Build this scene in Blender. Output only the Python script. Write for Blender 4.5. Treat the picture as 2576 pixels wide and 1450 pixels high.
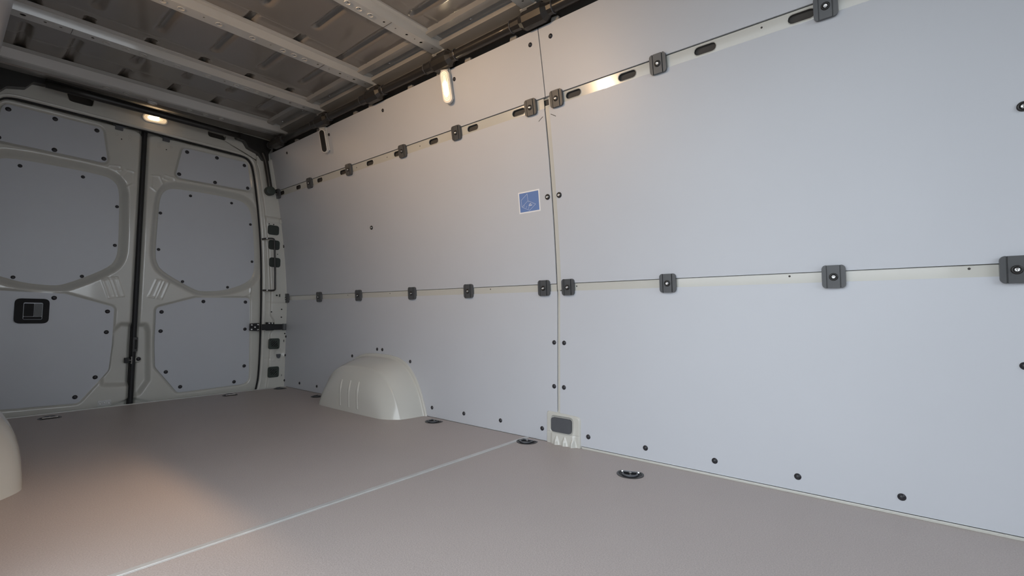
import bpy, math
import numpy as np
from mathutils import Matrix, Vector
from mathutils.geometry import tessellate_polygon

scene = bpy.context.scene
for o in list(bpy.data.objects):
    bpy.data.objects.remove(o)

# ------------------------------------------------------------------ camera
cam_data = bpy.data.cameras.new('camera')
cam = bpy.data.objects.new('camera', cam_data)
scene.collection.objects.link(cam)
scene.camera = cam
cam_data.sensor_width = 36.0
cam_data.lens = 36.0 * 1164.3 / 2576.0
cam_data.clip_start = 0.02
CAM = Vector((-0.853, 0.0, 0.547))
YAW, PITCH, ROLL = math.radians(51.404), math.radians(3.423), math.radians(0.334)
fw = Vector((math.sin(YAW) * math.cos(PITCH), math.cos(YAW) * math.cos(PITCH), math.sin(PITCH)))
r0 = Vector((math.cos(YAW), -math.sin(YAW), 0))
u0 = r0.cross(fw)
rt = r0 * math.cos(ROLL) + u0 * math.sin(ROLL)
up = u0 * math.cos(ROLL) - r0 * math.sin(ROLL)
cam.matrix_world = Matrix(((rt.x, up.x, -fw.x, CAM.x), (rt.y, up.y, -fw.y, CAM.y), (rt.z, up.z, -fw.z, CAM.z), (0, 0, 0, 1)))

# ------------------------------------------------------------------ sky, exposure
world = bpy.data.worlds.new('overcast_sky')
scene.world = world
world.use_nodes = True
wbg = world.node_tree.nodes['Background']
wbg.inputs['Color'].default_value = (0.86, 0.93, 1.0, 1)
wbg.inputs['Strength'].default_value = 1.25
vs = scene.view_settings
vs.view_transform = 'Standard'
vs.look = 'None'
vs.gamma = 1.0
vs.use_curve_mapping = False
vs.exposure = 1.42
WARM = (1.0, 0.66, 0.38)
WALL_LAMP_W = 27.0
HEAD_LAMP_W = 2.6
ADDED_LAMP_W = 5.0

# ------------------------------------------------------------------ helpers
COL = scene.collection


def material(name, color, rough=0.5, metal=0.0, coat=0.0, var=0.04, nscale=6.0, bump=0.0, bscale=400.0, spec=0.5,
             emit=None, estr=0.0, trans=0.0):
    m = bpy.data.materials.new(name)
    m.use_nodes = True
    nt = m.node_tree
    b = nt.nodes['Principled BSDF']
    b.inputs['Roughness'].default_value = rough
    b.inputs['Metallic'].default_value = metal
    b.inputs['Coat Weight'].default_value = coat
    b.inputs['Coat Roughness'].default_value = 0.06
    b.inputs['Specular IOR Level'].default_value = spec
    b.inputs['Transmission Weight'].default_value = trans
    tc = nt.nodes.new('ShaderNodeTexCoord')
    nz = nt.nodes.new('ShaderNodeTexNoise')
    nz.inputs['Scale'].default_value = nscale
    nz.inputs['Detail'].default_value = 4
    nt.links.new(tc.outputs['Object'], nz.inputs['Vector'])
    rp = nt.nodes.new('ShaderNodeValToRGB')
    c = color
    rp.color_ramp.elements[0].position = 0.3
    rp.color_ramp.elements[1].position = 0.7
    rp.color_ramp.elements[0].color = tuple(max(0, x * (1 - var)) for x in c) + (1,)
    rp.color_ramp.elements[1].color = tuple(min(1, x * (1 + var)) for x in c) + (1,)
    nt.links.new(nz.outputs['Fac'], rp.inputs['Fac'])
    nt.links.new(rp.outputs['Color'], b.inputs['Base Color'])
    if bump:
        n2 = nt.nodes.new('ShaderNodeTexNoise')
        n2.inputs['Scale'].default_value = bscale
        n2.inputs['Detail'].default_value = 2
        nt.links.new(tc.outputs['Object'], n2.inputs['Vector'])
        bp = nt.nodes.new('ShaderNodeBump')
        bp.inputs['Strength'].default_value = bump
        bp.inputs['Distance'].default_value = 0.001
        nt.links.new(n2.outputs['Fac'], bp.inputs['Height'])
        nt.links.new(bp.outputs['Normal'], b.inputs['Normal'])
    if emit:
        b.inputs['Emission Color'].default_value = tuple(emit) + (1,)
        b.inputs['Emission Strength'].default_value = estr
    return m


M_PANEL = material('grey_laminate', (0.555, 0.575, 0.615), rough=0.38, var=0.012, nscale=3, bump=0.06, bscale=700)
M_PAINT = material('cream_body_paint', (0.575, 0.57, 0.525), rough=0.18, coat=0.6, var=0.015, nscale=3)
M_ROOF = material('primed_roof_paint', (0.205, 0.185, 0.164), rough=0.22, coat=0.7, var=0.03, nscale=2)
M_MEMBER = material('side_member_paint', (0.30, 0.287, 0.268), rough=0.2, coat=0.6, var=0.03)
M_BOW = material('grey_bow_paint', (0.50, 0.495, 0.475), rough=0.16, coat=0.6, var=0.02)
M_FLOOR = material('textured_floor', (0.425, 0.372, 0.352), rough=0.42, var=0.02, nscale=2, bump=0.0)
M_BLACK = material('black_plastic', (0.020, 0.019, 0.018), rough=0.34, var=0.1, nscale=30)
M_MATTE = material('matte_black_plastic', (0.012, 0.012, 0.013), rough=0.62, var=0.1, nscale=30, spec=0.25)
M_RUBBER = material('black_rubber', (0.010, 0.011, 0.013), rough=0.55, var=0.1, nscale=30)
M_STUD = material('stud_plastic', (0.022, 0.022, 0.027), rough=0.38, var=0.1, nscale=60)
M_CLAMP = material('clamp_charcoal', (0.075, 0.078, 0.082), rough=0.34, var=0.06, nscale=40)
M_STEEL = material('zinc_steel', (0.72, 0.72, 0.72), rough=0.22, metal=1.0, var=0.05, nscale=50)
M_ALU = material('brushed_aluminium', (0.62, 0.62, 0.61), rough=0.30, metal=0.35, var=0.05, nscale=20)
M_CAVITY = material('cavity_shade', (0.06, 0.055, 0.05), rough=0.7, var=0.1)  # dark colour stands for the shade in gaps, holes and recesses
M_CONDUIT = material('conduit_black_brown', (0.021, 0.0185, 0.0165), rough=0.32, var=0.08, nscale=30, coat=0.25)
M_GRILLE = material('grille_dark_green', (0.040, 0.052, 0.045), rough=0.45, var=0.06, nscale=40)
M_PLUG = material('plug_dark_green', (0.028, 0.036, 0.032), rough=0.5, var=0.06, nscale=40)
M_CAP = material('slate_cap', (0.085, 0.09, 0.10), rough=0.4, var=0.05, nscale=40)
M_STICKW = material('sticker_white', (0.85, 0.85, 0.86), rough=0.4, var=0.01)
M_STICKB = material('sticker_blue', (0.14, 0.235, 0.50), rough=0.4, var=0.02)
M_LENS = material('lamp_frosted_lens', (0.80, 0.76, 0.68), rough=0.25, var=0.02, emit=(1.0, 0.72, 0.42), estr=0.26)
M_LENSRIM = material('lamp_housing', (0.72, 0.70, 0.66), rough=0.25, var=0.02, coat=0.3)
M_DARKLENS = material('unlit_lamp_lens', (0.03, 0.029, 0.027), rough=0.2, var=0.05)
M_GLOW = material('lamp_glow', (1.0, 0.9, 0.75), rough=0.4, var=0.0, emit=(1.0, 0.80, 0.52), estr=9.0)
M_GROUND = material('yard_paving', (0.20, 0.20, 0.19), rough=0.8, var=0.15, nscale=1.5)
M_PLY = material('plywood_backing', (0.55, 0.53, 0.50), rough=0.5, var=0.04)

# floor: fine grained non-slip relief
nt = M_FLOOR.node_tree
b = nt.nodes['Principled BSDF']
tc = [n for n in nt.nodes if n.type == 'TEX_COORD'][0]
vor = nt.nodes.new('ShaderNodeTexVoronoi')
vor.inputs['Scale'].default_value = 260
nt.links.new(tc.outputs['Object'], vor.inputs['Vector'])
bp = nt.nodes.new('ShaderNodeBump')
bp.inputs['Strength'].default_value = 0.5
bp.inputs['Distance'].default_value = 0.0008
nt.links.new(vor.outputs['Distance'], bp.inputs['Height'])
nt.links.new(bp.outputs['Normal'], b.inputs['Normal'])
fine = nt.nodes.new('ShaderNodeTexNoise')
fine.inputs['Scale'].default_value = 330
fine.inputs['Detail'].default_value = 3
nt.links.new(tc.outputs['Object'], fine.inputs['Vector'])
rmp = nt.nodes.new('ShaderNodeMapRange')
rmp.inputs['From Min'].default_value = 0.3
rmp.inputs['From Max'].default_value = 0.7
rmp.inputs['To Min'].default_value = 0.86
rmp.inputs['To Max'].default_value = 1.14
nt.links.new(fine.outputs['Fac'], rmp.inputs['Value'])
mul = nt.nodes.new('ShaderNodeVectorMath')
mul.operation = 'SCALE'
ramp = [n for n in nt.nodes if n.type == 'VALTORGB'][0]
nt.links.new(ramp.outputs['Color'], mul.inputs[0])
nt.links.new(rmp.outputs['Result'], mul.inputs['Scale'])
nt.links.new(mul.outputs['Vector'], b.inputs['Base Color'])


def mesh(name, verts, faces, smooth=False):
    me = bpy.data.meshes.new(name)
    me.from_pydata([tuple(v) for v in verts], [], [tuple(f) for f in faces])
    me.validate()
    if smooth:
        me.shade_smooth()
    return me


def link(name, me, mat=None, parent=None, mw=None):
    o = bpy.data.objects.new(name, me)
    COL.objects.link(o)
    if mat and me and not me.materials:
        me.materials.append(mat)
    if parent:
        o.parent = parent
    if mw is not None:
        o.matrix_local = mw
    return o


def obj(name, geo, mat, parent=None, mw=None, smooth=False, bevel=0.0, segs=2):
    me = mesh(name, geo[0], geo[1], smooth)
    o = link(name, me, mat, parent, mw)
    if bevel:
        md = o.modifiers.new('bevel', 'BEVEL')
        md.width = bevel
        md.segments = segs
        md.limit_method = 'ANGLE'
        md.angle_limit = math.radians(40)
    return o


def thing(name, label, cat, mw=None, group=None):
    o = bpy.data.objects.new(name, None)
    o.empty_display_size = 0.02
    COL.objects.link(o)
    if mw is not None:
        o.matrix_world = mw
    tag(o, label, cat, group)
    return o


def tag(o, label, cat, group=None):
    o['label'] = label
    o['category'] = cat
    if group:
        o['group'] = group
    return o


def structure(o, label=None, cat=None):
    o['kind'] = 'structure'
    if label:
        o['label'] = label
    if cat:
        o['category'] = cat
    return o


def merge(*geos):
    V, F = [], []
    for v, f in geos:
        n = len(V)
        V += [tuple(x) for x in v]
        F += [tuple(i + n for i in q) for q in f]
    return V, F


def area2(p):
    return sum(p[i][0] * p[(i + 1) % len(p)][1] - p[(i + 1) % len(p)][0] * p[i][1] for i in range(len(p)))


def plate(outer, t, holes=(), n0=0.0, fn=None):
    """flat plate in (u,v), front at n0, back at n0-t; holes cut through"""
    loops = [list(outer) if area2(outer) > 0 else list(outer)[::-1]]
    for h in holes:
        loops.append(list(h) if area2(h) < 0 else list(h)[::-1])
    pts = [p for l in loops for p in l]
    tris = tessellate_polygon([[Vector((p[0], p[1], 0)) for p in l] for l in loops])
    n = len(pts)
    fn = fn or (lambda u, v, d: (u, v, d))
    V = [fn(p[0], p[1], n0) for p in pts] + [fn(p[0], p[1], n0 - t) for p in pts]
    F = []
    for a, b_, c in tris:
        s = (pts[b_][0] - pts[a][0]) * (pts[c][1] - pts[a][1]) - (pts[c][0] - pts[a][0]) * (pts[b_][1] - pts[a][1])
        if abs(s) < 1e-14:
            continue
        if s < 0:
            b_, c = c, b_
        F.append((a, b_, c))
        F.append((a + n, c + n, b_ + n))
    k = 0
    for l in loops:
        m = len(l)
        for i in range(m):
            j = (i + 1) % m
            F.append((k + i, k + i + n, k + j + n, k + j))
        k += m
    return V, F


def fillet(pts, r, seg=5):
    out = []
    n = len(pts)
    for i in range(n):
        p = np.array(pts[i][:2], float)
        a = np.array(pts[i - 1][:2], float)
        c = np.array(pts[(i + 1) % n][:2], float)
        rr = pts[i][2] if len(pts[i]) > 2 else r
        d1 = a - p
        d2 = c - p
        l1 = np.linalg.norm(d1)
        l2 = np.linalg.norm(d2)
        d1 /= l1
        d2 /= l2
        th = math.acos(max(-1, min(1, float(d1 @ d2))))
        if rr <= 0 or abs(math.pi - th) < 0.02:
            out.append(tuple(p))
            continue
        t = min(rr / math.tan(th / 2), 0.49 * l1, 0.49 * l2)
        p1 = p + d1 * t
        p2 = p + d2 * t
        for k in range(seg + 1):
            s = k / seg
            q = (1 - s) ** 2 * p1 + 2 * s * (1 - s) * p + s * s * p2
            out.append(tuple(q))
    return out


def chaikin(pts, it=2):
    pts = [np.array(p, float) for p in pts]
    for _ in range(it):
        q = []
        for i in range(len(pts)):
            a, b_ = pts[i], pts[(i + 1) % len(pts)]
            q += [a * 0.75 + b_ * 0.25, a * 0.25 + b_ * 0.75]
        pts = q
    return [tuple(p) for p in pts]


def rrect(cx, cy, w, h, r, seg=5):
    return fillet([(cx - w / 2, cy - h / 2), (cx + w / 2, cy - h / 2), (cx + w / 2, cy + h / 2), (cx - w / 2, cy + h / 2)], r, seg)


def capsule2(a, b_, r, seg=8):
    a = np.array(a, float)
    b_ = np.array(b_, float)
    d = b_ - a
    l = np.linalg.norm(d)
    d = d / l if l > 1e-9 else np.array((1.0, 0.0))
    ang = math.atan2(d[1], d[0])
    out = []
    for k in range(seg + 1):
        t = ang - math.pi / 2 + math.pi * k / seg
        out.append(tuple(b_ + r * np.array((math.cos(t), math.sin(t)))))
    for k in range(seg + 1):
        t = ang + math.pi / 2 + math.pi * k / seg
        out.append(tuple(a + r * np.array((math.cos(t), math.sin(t)))))
    return out


def circle(cx, cy, r, n=12):
    return [(cx + r * math.cos(2 * math.pi * k / n), cy + r * math.sin(2 * math.pi * k / n)) for k in range(n)]


def box(x0, x1, y0, y1, z0, z1):
    V = [(x, y, z) for z in (z0, z1) for y in (y0, y1) for x in (x0, x1)]
    F = [(0, 2, 3, 1), (4, 5, 7, 6), (0, 1, 5, 4), (2, 6, 7, 3), (0, 4, 6, 2), (1, 3, 7, 5)]
    return V, F


def lathe(prof, n=16, closed=True):
    """profile of (r, n) along local z"""
    V, F = [], []
    for r, z in prof:
        for k in range(n):
            a = 2 * math.pi * k / n
            V.append((r * math.cos(a), r * math.sin(a), z))
    for i in range(len(prof) - 1):
        for k in range(n):
            j = (k + 1) % n
            F.append((i * n + k, i * n + j, (i + 1) * n + j, (i + 1) * n + k))
    if closed:
        F.append(tuple(range(n))[::-1])
        F.append(tuple((len(prof) - 1) * n + k for k in range(n)))
    return V, F


def tube(path, r, n=10, closed=False, squash=None):
    path = [Vector(p) for p in path]
    rs = r if isinstance(r, (list, tuple)) else [r] * len(path)
    V, F = [], []
    m = len(path)
    up0 = Vector((0, 0, 1))
    prev = None
    for i, p in enumerate(path):
        a = path[i - 1] if (i > 0 or closed) else path[i]
        c = path[(i + 1) % m] if (i < m - 1 or closed) else path[i]
        t = (c - a).normalized()
        if prev is None:
            ref = up0 if abs(t.dot(up0)) < 0.9 else Vector((1, 0, 0))
            s = t.cross(ref).normalized()
        else:
            s = (prev - t * prev.dot(t)).normalized()
        prev = s
        w = t.cross(s)
        for k in range(n):
            an = 2 * math.pi * k / n
            V.append(p + (s * math.cos(an) + w * math.sin(an)) * rs[i])
    for i in range(m if closed else m - 1):
        j = (i + 1) % m
        for k in range(n):
            l = (k + 1) % n
            F.append((i * n + k, i * n + l, j * n + l, j * n + k))
    if not closed:
        F.append(tuple(range(n))[::-1])
        F.append(tuple((m - 1) * n + k for k in range(n)))
    return V, F


def smooth_path(pts, it=3):
    pts = [np.array(p, float) for p in pts]
    for _ in range(it):
        q = [pts[0]]
        for i in range(len(pts) - 1):
            q += [pts[i] * 0.75 + pts[i + 1] * 0.25, pts[i] * 0.25 + pts[i + 1] * 0.75]
        q.append(pts[-1])
        pts = q
    return [tuple(p) for p in pts]


def frame(o, u, v):
    u = Vector(u).normalized()
    v = Vector(v).normalized()
    n = u.cross(v).normalized()
    v = n.cross(u)
    return Matrix(((u.x, v.x, n.x, o[0]), (u.y, v.y, n.y, o[1]), (u.z, v.z, n.z, o[2]), (0, 0, 0, 1)))


def sdf_poly(U, V, poly):
    """signed distance, negative inside"""
    P = np.array([p[:2] for p in poly], float)
    d = np.full(U.shape, 1e9)
    inside = np.zeros(U.shape, bool)
    n = len(P)
    for i in range(n):
        a = P[i]
        c = P[(i + 1) % n]
        e = c - a
        wu = U - a[0]
        wv = V - a[1]
        t = np.clip((wu * e[0] + wv * e[1]) / max(e @ e, 1e-12), 0, 1)
        d = np.minimum(d, np.hypot(wu - e[0] * t, wv - e[1] * t))
        cond = (a[1] > V) != (c[1] > V)
        if abs(e[1]) > 1e-12:
            inside ^= cond & (U < e[0] * (V - a[1]) / e[1] + a[0])
    return np.where(inside, -d, d)


def sdf_seg(U, V, a, c):
    e = (c[0] - a[0], c[1] - a[1])
    t = np.clip(((U - a[0]) * e[0] + (V - a[1]) * e[1]) / max(e[0] ** 2 + e[1] ** 2, 1e-12), 0, 1)
    return np.hypot(U - a[0] - e[0] * t, V - a[1] - e[1] * t)


def sst(x, a, b_):
    t = np.clip((x - a) / (b_ - a), 0, 1)
    return t * t * (3 - 2 * t)


def relief(u0_, u1_, v0_, v1_, res, hf, mapf):
    nu = int((u1_ - u0_) / res) + 1
    nv = int((v1_ - v0_) / res) + 1
    u = np.linspace(u0_, u1_, nu)
    v = np.linspace(v0_, v1_, nv)
    U, V = np.meshgrid(u, v)
    Hh = hf(U, V)
    X, Y, Z = mapf(U, V, Hh)
    verts = np.stack([X.ravel(), Y.ravel(), Z.ravel()], 1)
    i = np.arange(nu - 1)[None, :] + np.arange(nv - 1)[:, None] * nu
    faces = np.stack([i, i + 1, i + 1 + nu, i + nu], -1).reshape(-1, 4)
    return verts, faces


def relief_obj(name, geo, mat, parent=None):
    verts, faces = geo
    me = bpy.data.meshes.new(name)
    me.vertices.add(len(verts))
    me.vertices.foreach_set('co', verts.astype(np.float32).ravel())
    me.loops.add(faces.size)
    me.loops.foreach_set('vertex_index', faces.astype(np.int32).ravel())
    me.polygons.add(len(faces))
    me.polygons.foreach_set('loop_start', np.arange(0, faces.size, 4, dtype=np.int32))
    me.update(calc_edges=True)
    me.validate()
    me.shade_smooth()
    return link(name, me, mat, parent)


# ------------------------------------------------------------------ the van's side profile
def wx(z):
    t = max(0.0, z - 0.66)
    return 0.855 - 0.07 * t - 0.07 * t * t


def wdx(z):
    t = max(0.0, z - 0.66)
    return -0.07 - 0.14 * t if t > 0 else 0.0


def wall_frame(y, z, off=0.0):
    m = frame((wx(z), y, z), (0, -1, 0), (wdx(z), 0, 1))
    if off:
        m = m @ Matrix.Translation((0, 0, off))
    return m


def rear_frame(x, z, y):
    return frame((x, y, z), (1, 0, 0), (0, 0, 1))


def strip_panel(y0, y1, z0, z1, off, t, dz=0.08, side=1, x0=0.0):
    """panel that follows the side profile; off = recess outward of the lining surface"""
    nz = max(1, int(math.ceil((z1 - z0) / dz)))
    V, F = [], []
    for k in range(nz + 1):
        z = z0 + (z1 - z0) * k / nz
        for d in (off, off + t):
            for y in (y0, y1):
                V.append((side * (wx(z) + d) + x0, y, z))
    for k in range(nz):
        a = 4 * k
        c = a + 4
        q = [(a, c, c + 1, a + 1), (a + 2, a + 3, c + 3, c + 2), (a, a + 2, c + 2, c), (a + 1, c + 1, c + 3, a + 3)]
        F += q
    F += [(0, 1, 3, 2)]
    a = 4 * nz
    F += [(a, a + 2, a + 3, a + 1)]
    if side > 0:
        F = [f[::-1] for f in F]
    # front face must look inwards (-x for side=1)
    return V, [f[::-1] for f in F]


# ================================================================== STRUCTURE
Y_REAR = 3.60      # face of the rear frame
Y_DOOR = 3.645     # face of the door inner sheets
Y_FRONT = -1.35
SEAM = 1.100

# ---- floor ------------------------------------------------------------------
fl = structure(obj('floor', box(-0.95, 0.90, Y_FRONT, 3.56, -0.04, -0.012), M_PLY), 'brown-grey textured cargo floor', 'floor')
obj('floor_board', box(-0.90, 0.853, 1.281, 3.545, -0.012, 0.0), M_FLOOR, fl, bevel=0.001)
obj('floor_board', box(-0.90, 0.853, Y_FRONT, 1.257, -0.012, 0.0), M_FLOOR, fl, bevel=0.001)
t1 = obj('trim_1', merge(box(-0.90, 0.853, 1.2575, 1.2805, -0.012, 0.0008), box(-0.90, 0.853, 1.262, 1.276, -0.01, 0.0018)), M_ALU, bevel=0.0005)
structure(t1, 'brushed aluminium joint strip across the cargo floor', 'trim')
t2 = obj('trim_2', merge(box(-0.90, 0.853, 3.545, 3.556, -0.04, 0.004), box(-0.90, 0.80, 3.556, 3.60, -0.045, -0.018)), M_ALU, bevel=0.001)
structure(t2, 'thin aluminium sill strip along the rear edge of the floor', 'trim')
t3 = obj('trim_3', box(0.849, 0.8545, Y_FRONT, 0.985, 0.0, 0.0075), M_PAINT, bevel=0.001)
structure(t3, 'pale base strip between the front wall panel and floor', 'trim')

# ---- right wall -------------------------------------------------------------
wall_r = structure(obj('wall_right', strip_panel(Y_FRONT, 3.60, -0.03, 1.765, 0.016, 0.02), M_PAINT), 'right side wall lined with light grey panels', 'wall')

# panels: (y0, y1, z0, z1)
ZL0, ZL1 = 0.655, 0.686
ZU0, ZU1 = 1.443, 1.485
G = 0.0012
panels = {
    'rear_low': (1.109, 3.595, 0.001, ZL0), 'rear_mid': (1.113, 3.60, ZL1 + 0.0025, ZU0), 'rear_up': (1.1035, 3.605, ZU1 + 0.0035, 1.765),
    'front_low': (Y_FRONT, 1.0945, 0.0085, ZL0), 'front_mid': (Y_FRONT, 1.088, ZL1 + 0.0025, ZU0), 'front_up': (Y_FRONT, 1.0995, ZU1 + 0.0035, 1.765)}
stud_me = mesh('stud', *lathe([(0.0098, -0.002), (0.0098, 0.0012), (0.0090, 0.0022), (0.0074, 0.0026), (0.0066, 0.0042), (0.0040, 0.0056), (0.0012, 0.006)], 18), smooth=True)
stud_me.materials.append(M_STUD)
dstud_me = mesh('door_stud', *lathe([(0.0118, -0.002), (0.0118, 0.0016), (0.0106, 0.003), (0.0078, 0.0052), (0.0046, 0.0066), (0.0012, 0.007)], 18), smooth=True)
dstud_me.materials.append(M_STUD)
wstud_me = mesh('window_stud', *lathe([(0.0095, -0.002), (0.0095, 0.0016), (0.0086, 0.003), (0.0062, 0.005), (0.0034, 0.006), (0.001, 0.0063)], 16), smooth=True)
wstud_me.materials.append(M_STUD)
ring_me = mesh('bolt_ring', *lathe([(0.0125, -0.002), (0.0125, 0.002), (0.0115, 0.0042), (0.0098, 0.005), (0.0085, 0.0046), (0.0078, 0.0024)], 20), smooth=True)
ring_me.materials.append(M_BLACK)
dome_me = mesh('bolt_dome', *lathe([(0.0066, 0.001), (0.0066, 0.0035), (0.0054, 0.0058), (0.0038, 0.0068), (0.0030, 0.0056), (0.0010, 0.0056)], 18), smooth=True)
dome_me.materials.append(M_STEEL)
smalldot_me = mesh('rivet_hole_shade', *lathe([(0.0032, -0.003), (0.0032, 0.0004), (0.0006, 0.0006)], 10), smooth=True)  # dark disc, the shade of a small hole put into its colour
smalldot_me.materials.append(M_CAVITY)

studs = {
    'rear_up': [(3.341, 1.719), (2.772, 1.716), (2.196, 1.717), (1.615, 1.714), (1.149, 1.716)],
    'front_up': [(1.044, 1.715), (0.50, 1.715), (-0.05, 1.715)],
    'rear_mid': [],
    'front_mid': [],
    'rear_low': [(1.125, 0.431), (1.125, 0.241), (1.188, 0.051), (1.428, 0.051), (1.67, 0.051), (1.909, 0.050), (2.098, 0.284), (2.412, 0.338), (2.360, 0.338), (2.678, 0.282), (3.580, 0.044), (3.347, 0.045), (3.104, 0.046), (3.580, 0.235), (3.580, 0.377)],
    'front_low': [(1.074, 0.431), (1.075, 0.241), (0.958, 0.052), (0.714, 0.051), (0.466, 0.052), (0.221, 0.052), (-0.027, 0.050), (-0.275, 0.429), (-0.28, 0.05)],
}
bolts = {'rear_mid': [(2.438, 1.083), (1.133, 1.070), (3.585, 1.069)], 'front_mid': [(1.073, 1.069), (-0.292, 1.074)]}
for key, (y0, y1, z0, z1) in panels.items():
    p = obj('lining_panel', strip_panel(y0, y1, z0, z1, 0.0, 0.006), M_PANEL, wall_r)
    for (y, z) in studs.get(key, []):
        link('stud', stud_me, None, p, wall_frame(y, z))
    for (y, z) in bolts.get(key, []):
        link('bolt_ring', ring_me, None, p, wall_frame(y, z))
        link('bolt_dome', dome_me, None, p, wall_frame(y, z))
# vertical post in the joint between the panels
obj('joint_post', merge(strip_panel(1.0885, 1.1085, 0.66, ZU0 + 0.01, 0.002, 0.012), strip_panel(1.0955, 1.1065, 0.0, 0.66, 0.002, 0.012)), M_PAINT, wall_r, bevel=0.0008)


# rails
def rail_map(u, v, d):
    z = v
    return (wx(z) + 0.003 - d, u, z)


slots = [3.51, 3.262, 2.968, 2.682, 2.389, 2.12, 1.82, 1.536, 1.252, 0.966, 0.729, 0.444, 0.162, -0.13, -0.42]


def rail(y0, y1, z0, z1, sl):
    outer = []
    k = max(2, int((y1 - y0) / 0.3))
    outer = [(y0 + (y1 - y0) * i / k, z0) for i in range(k + 1)] + [(y1 - (y1 - y0) * i / k, z1) for i in range(k + 1)]
    holes = []
    zc = (z0 + z1) / 2
    for s in sl:
        if y0 < s - 0.04 and s + 0.04 < y1:
            holes.append(capsule2((s - 0.0225, zc), (s + 0.0225, zc), 0.0135, 6))
    V, F = plate(outer, 0.002, holes, 0.0, rail_map)
    F = [f[::-1] for f in F]
    rims = []
    for s in sl:
        if y0 < s - 0.04 and s + 0.04 < y1:
            c = capsule2((s - 0.0225, zc), (s + 0.0225, zc), 0.0145, 6)
            rims.append(tube([rail_map(a[0], a[1], 0.0006) for a in c], 0.0013, 6, closed=True))
    return merge((V, F), *rims)


for (y0, y1) in ((1.113, 3.60), (Y_FRONT, 1.088)):
    obj('lashing_rail', rail(y0, y1, ZU0, ZU1, slots), M_PAINT, wall_r)
    obj('lashing_rail', rail(y0, y1, ZL0, ZL1, []), M_PAINT, wall_r)
obj('rail_slot_shade', strip_panel(Y_FRONT, 3.59, ZU0 + 0.002, ZU1 - 0.002, 0.0145, 0.001), M_CAVITY, wall_r)  # dark sheet behind the slots paints in their inner shade
for (y, z) in [(1.012, 0.674), (0.227, 0.678), (-0.185, 0.678), (1.50, 0.676), (2.30, 0.676), (2.75, 0.676), (0.27, 1.47), (1.93, 1.463), (2.22, 1.463), (2.53, 1.463)]:
    link('rivet_hole_shade', smalldot_me, None, wall_r, wall_frame(y, z, -0.003))
# little hooked notches beside the joint: dark tubes stand for their shade
for (y, z, s) in ((1.135, 1.405, 1), (1.070, 1.405, -1)):
    pth = [(-0.012 * s, -0.008, 0.0005), (0.0, 0.0, 0.0005), (0.012 * s, 0.007, 0.0005)]
    obj('notch_shade', tube(pth, 0.0012, 6), M_CAVITY, wall_r, wall_frame(y, z))
# dark strip painted as the shade above the panels, behind the conduit
obj('recess_shade', merge(box(0.715, 0.735, Y_FRONT, 3.60, 1.70, 1.865)), M_CAVITY, wall_r)
for y in (3.20, 2.90, 2.47, 2.31, 1.95, 1.72, 1.52, 1.24, 1.02, 0.62):
    obj('edge_bracket', plate(fillet([(-0.022, -0.014), (0.016, -0.014), (0.022, 0.010), (-0.014, 0.013)], 0.006, 3), 0.012, n0=-0.006), M_MEMBER, wall_r, wall_frame(y, 1.772), bevel=0.001)

# ---- left wall (with the open sliding door) ---------------------------------
XL = -0.020
wall_l = structure(obj('wall_left', merge(
    strip_panel(1.32, 3.60, -0.03, 1.77, 0.016, 0.02, side=-1, x0=XL),
    strip_panel(Y_FRONT, -0.30, -0.03, 1.77, 0.016, 0.02, side=-1, x0=XL),
    strip_panel(-0.30, 1.32, 1.70, 1.77, 0.016, 0.02, side=-1, x0=XL)), M_PAINT), 'left side wall with sliding door opening', 'wall')
obj('lining_panel', strip_panel(1.36, 3.60, 0.001, ZL0, 0.0, 0.006, side=-1, x0=XL), M_PANEL, wall_l)
obj('lining_panel', strip_panel(1.36, 3.60, ZL1, ZU0, 0.0, 0.006, side=-1, x0=XL), M_PANEL, wall_l)
obj('lining_panel', strip_panel(1.36, 3.60, ZU1, 1.765, 0.0, 0.006, side=-1, x0=XL), M_PANEL, wall_l)
obj('recess_shade', box(-0.755, -0.735, Y_FRONT, 3.60, 1.70, 1.865), M_CAVITY, wall_l)
# ---- bulkhead, unseen; its opening is added to light the rear doors ---------------------------------------------------------------
structure(obj('wall_front', plate([(-0.95, -0.04), (0.90, -0.04), (0.90, 1.95), (-0.95, 1.95)], 0.03, [rrect(-0.12, 1.20, 1.30, 1.10, 0.08)], 0.0, lambda u, v, d: (u, Y_FRONT + d, v)), M_PANEL),
          'grey bulkhead with a wide assumed opening, added to light the rear doors', 'wall')

# ---- ceiling ----------------------------------------------------------------
def zroof(x):
    return 1.878 + 0.035 * x


beads = []
for x in (-0.648, -0.474, -0.250, -0.024, 0.201, 0.426):
    if x < -0.4:
        beads.append((x, 2.99, 3.34))
    elif x < 0.3:
        beads += [(x, 2.955, 3.03), (x, 3.16, 3.33)]
    else:
        beads.append((x, 2.92, 3.15))
    beads += [(x, 2.35, 2.60), (x, 2.715, 2.79)]
    if x > 0.3:
        beads += [(x, 1.76, 2.20), (x, 1.19, 1.61), (x, 0.62, 1.05)]
    else:
        beads += [(x, 1.80, 2.03), (x, 2.125, 2.22), (x, 1.23, 1.48), (x, 1.56, 1.65), (x, 0.67, 0.92)]


def roof_h(U, V):
    h = np.zeros_like(U)
    for x, a, c in beads:
        d = sdf_seg(U, V, (x, a + 0.012), (x, c - 0.012))
        h += 0.019 * (1 - sst(d, 0.002, 0.027))
    for y in (2.665, 2.115, 1.555, 3.13):
        h -= 0.0022 * np.exp(-((V - y - 0.008 * U) / 0.005) ** 2)
    return h


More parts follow.
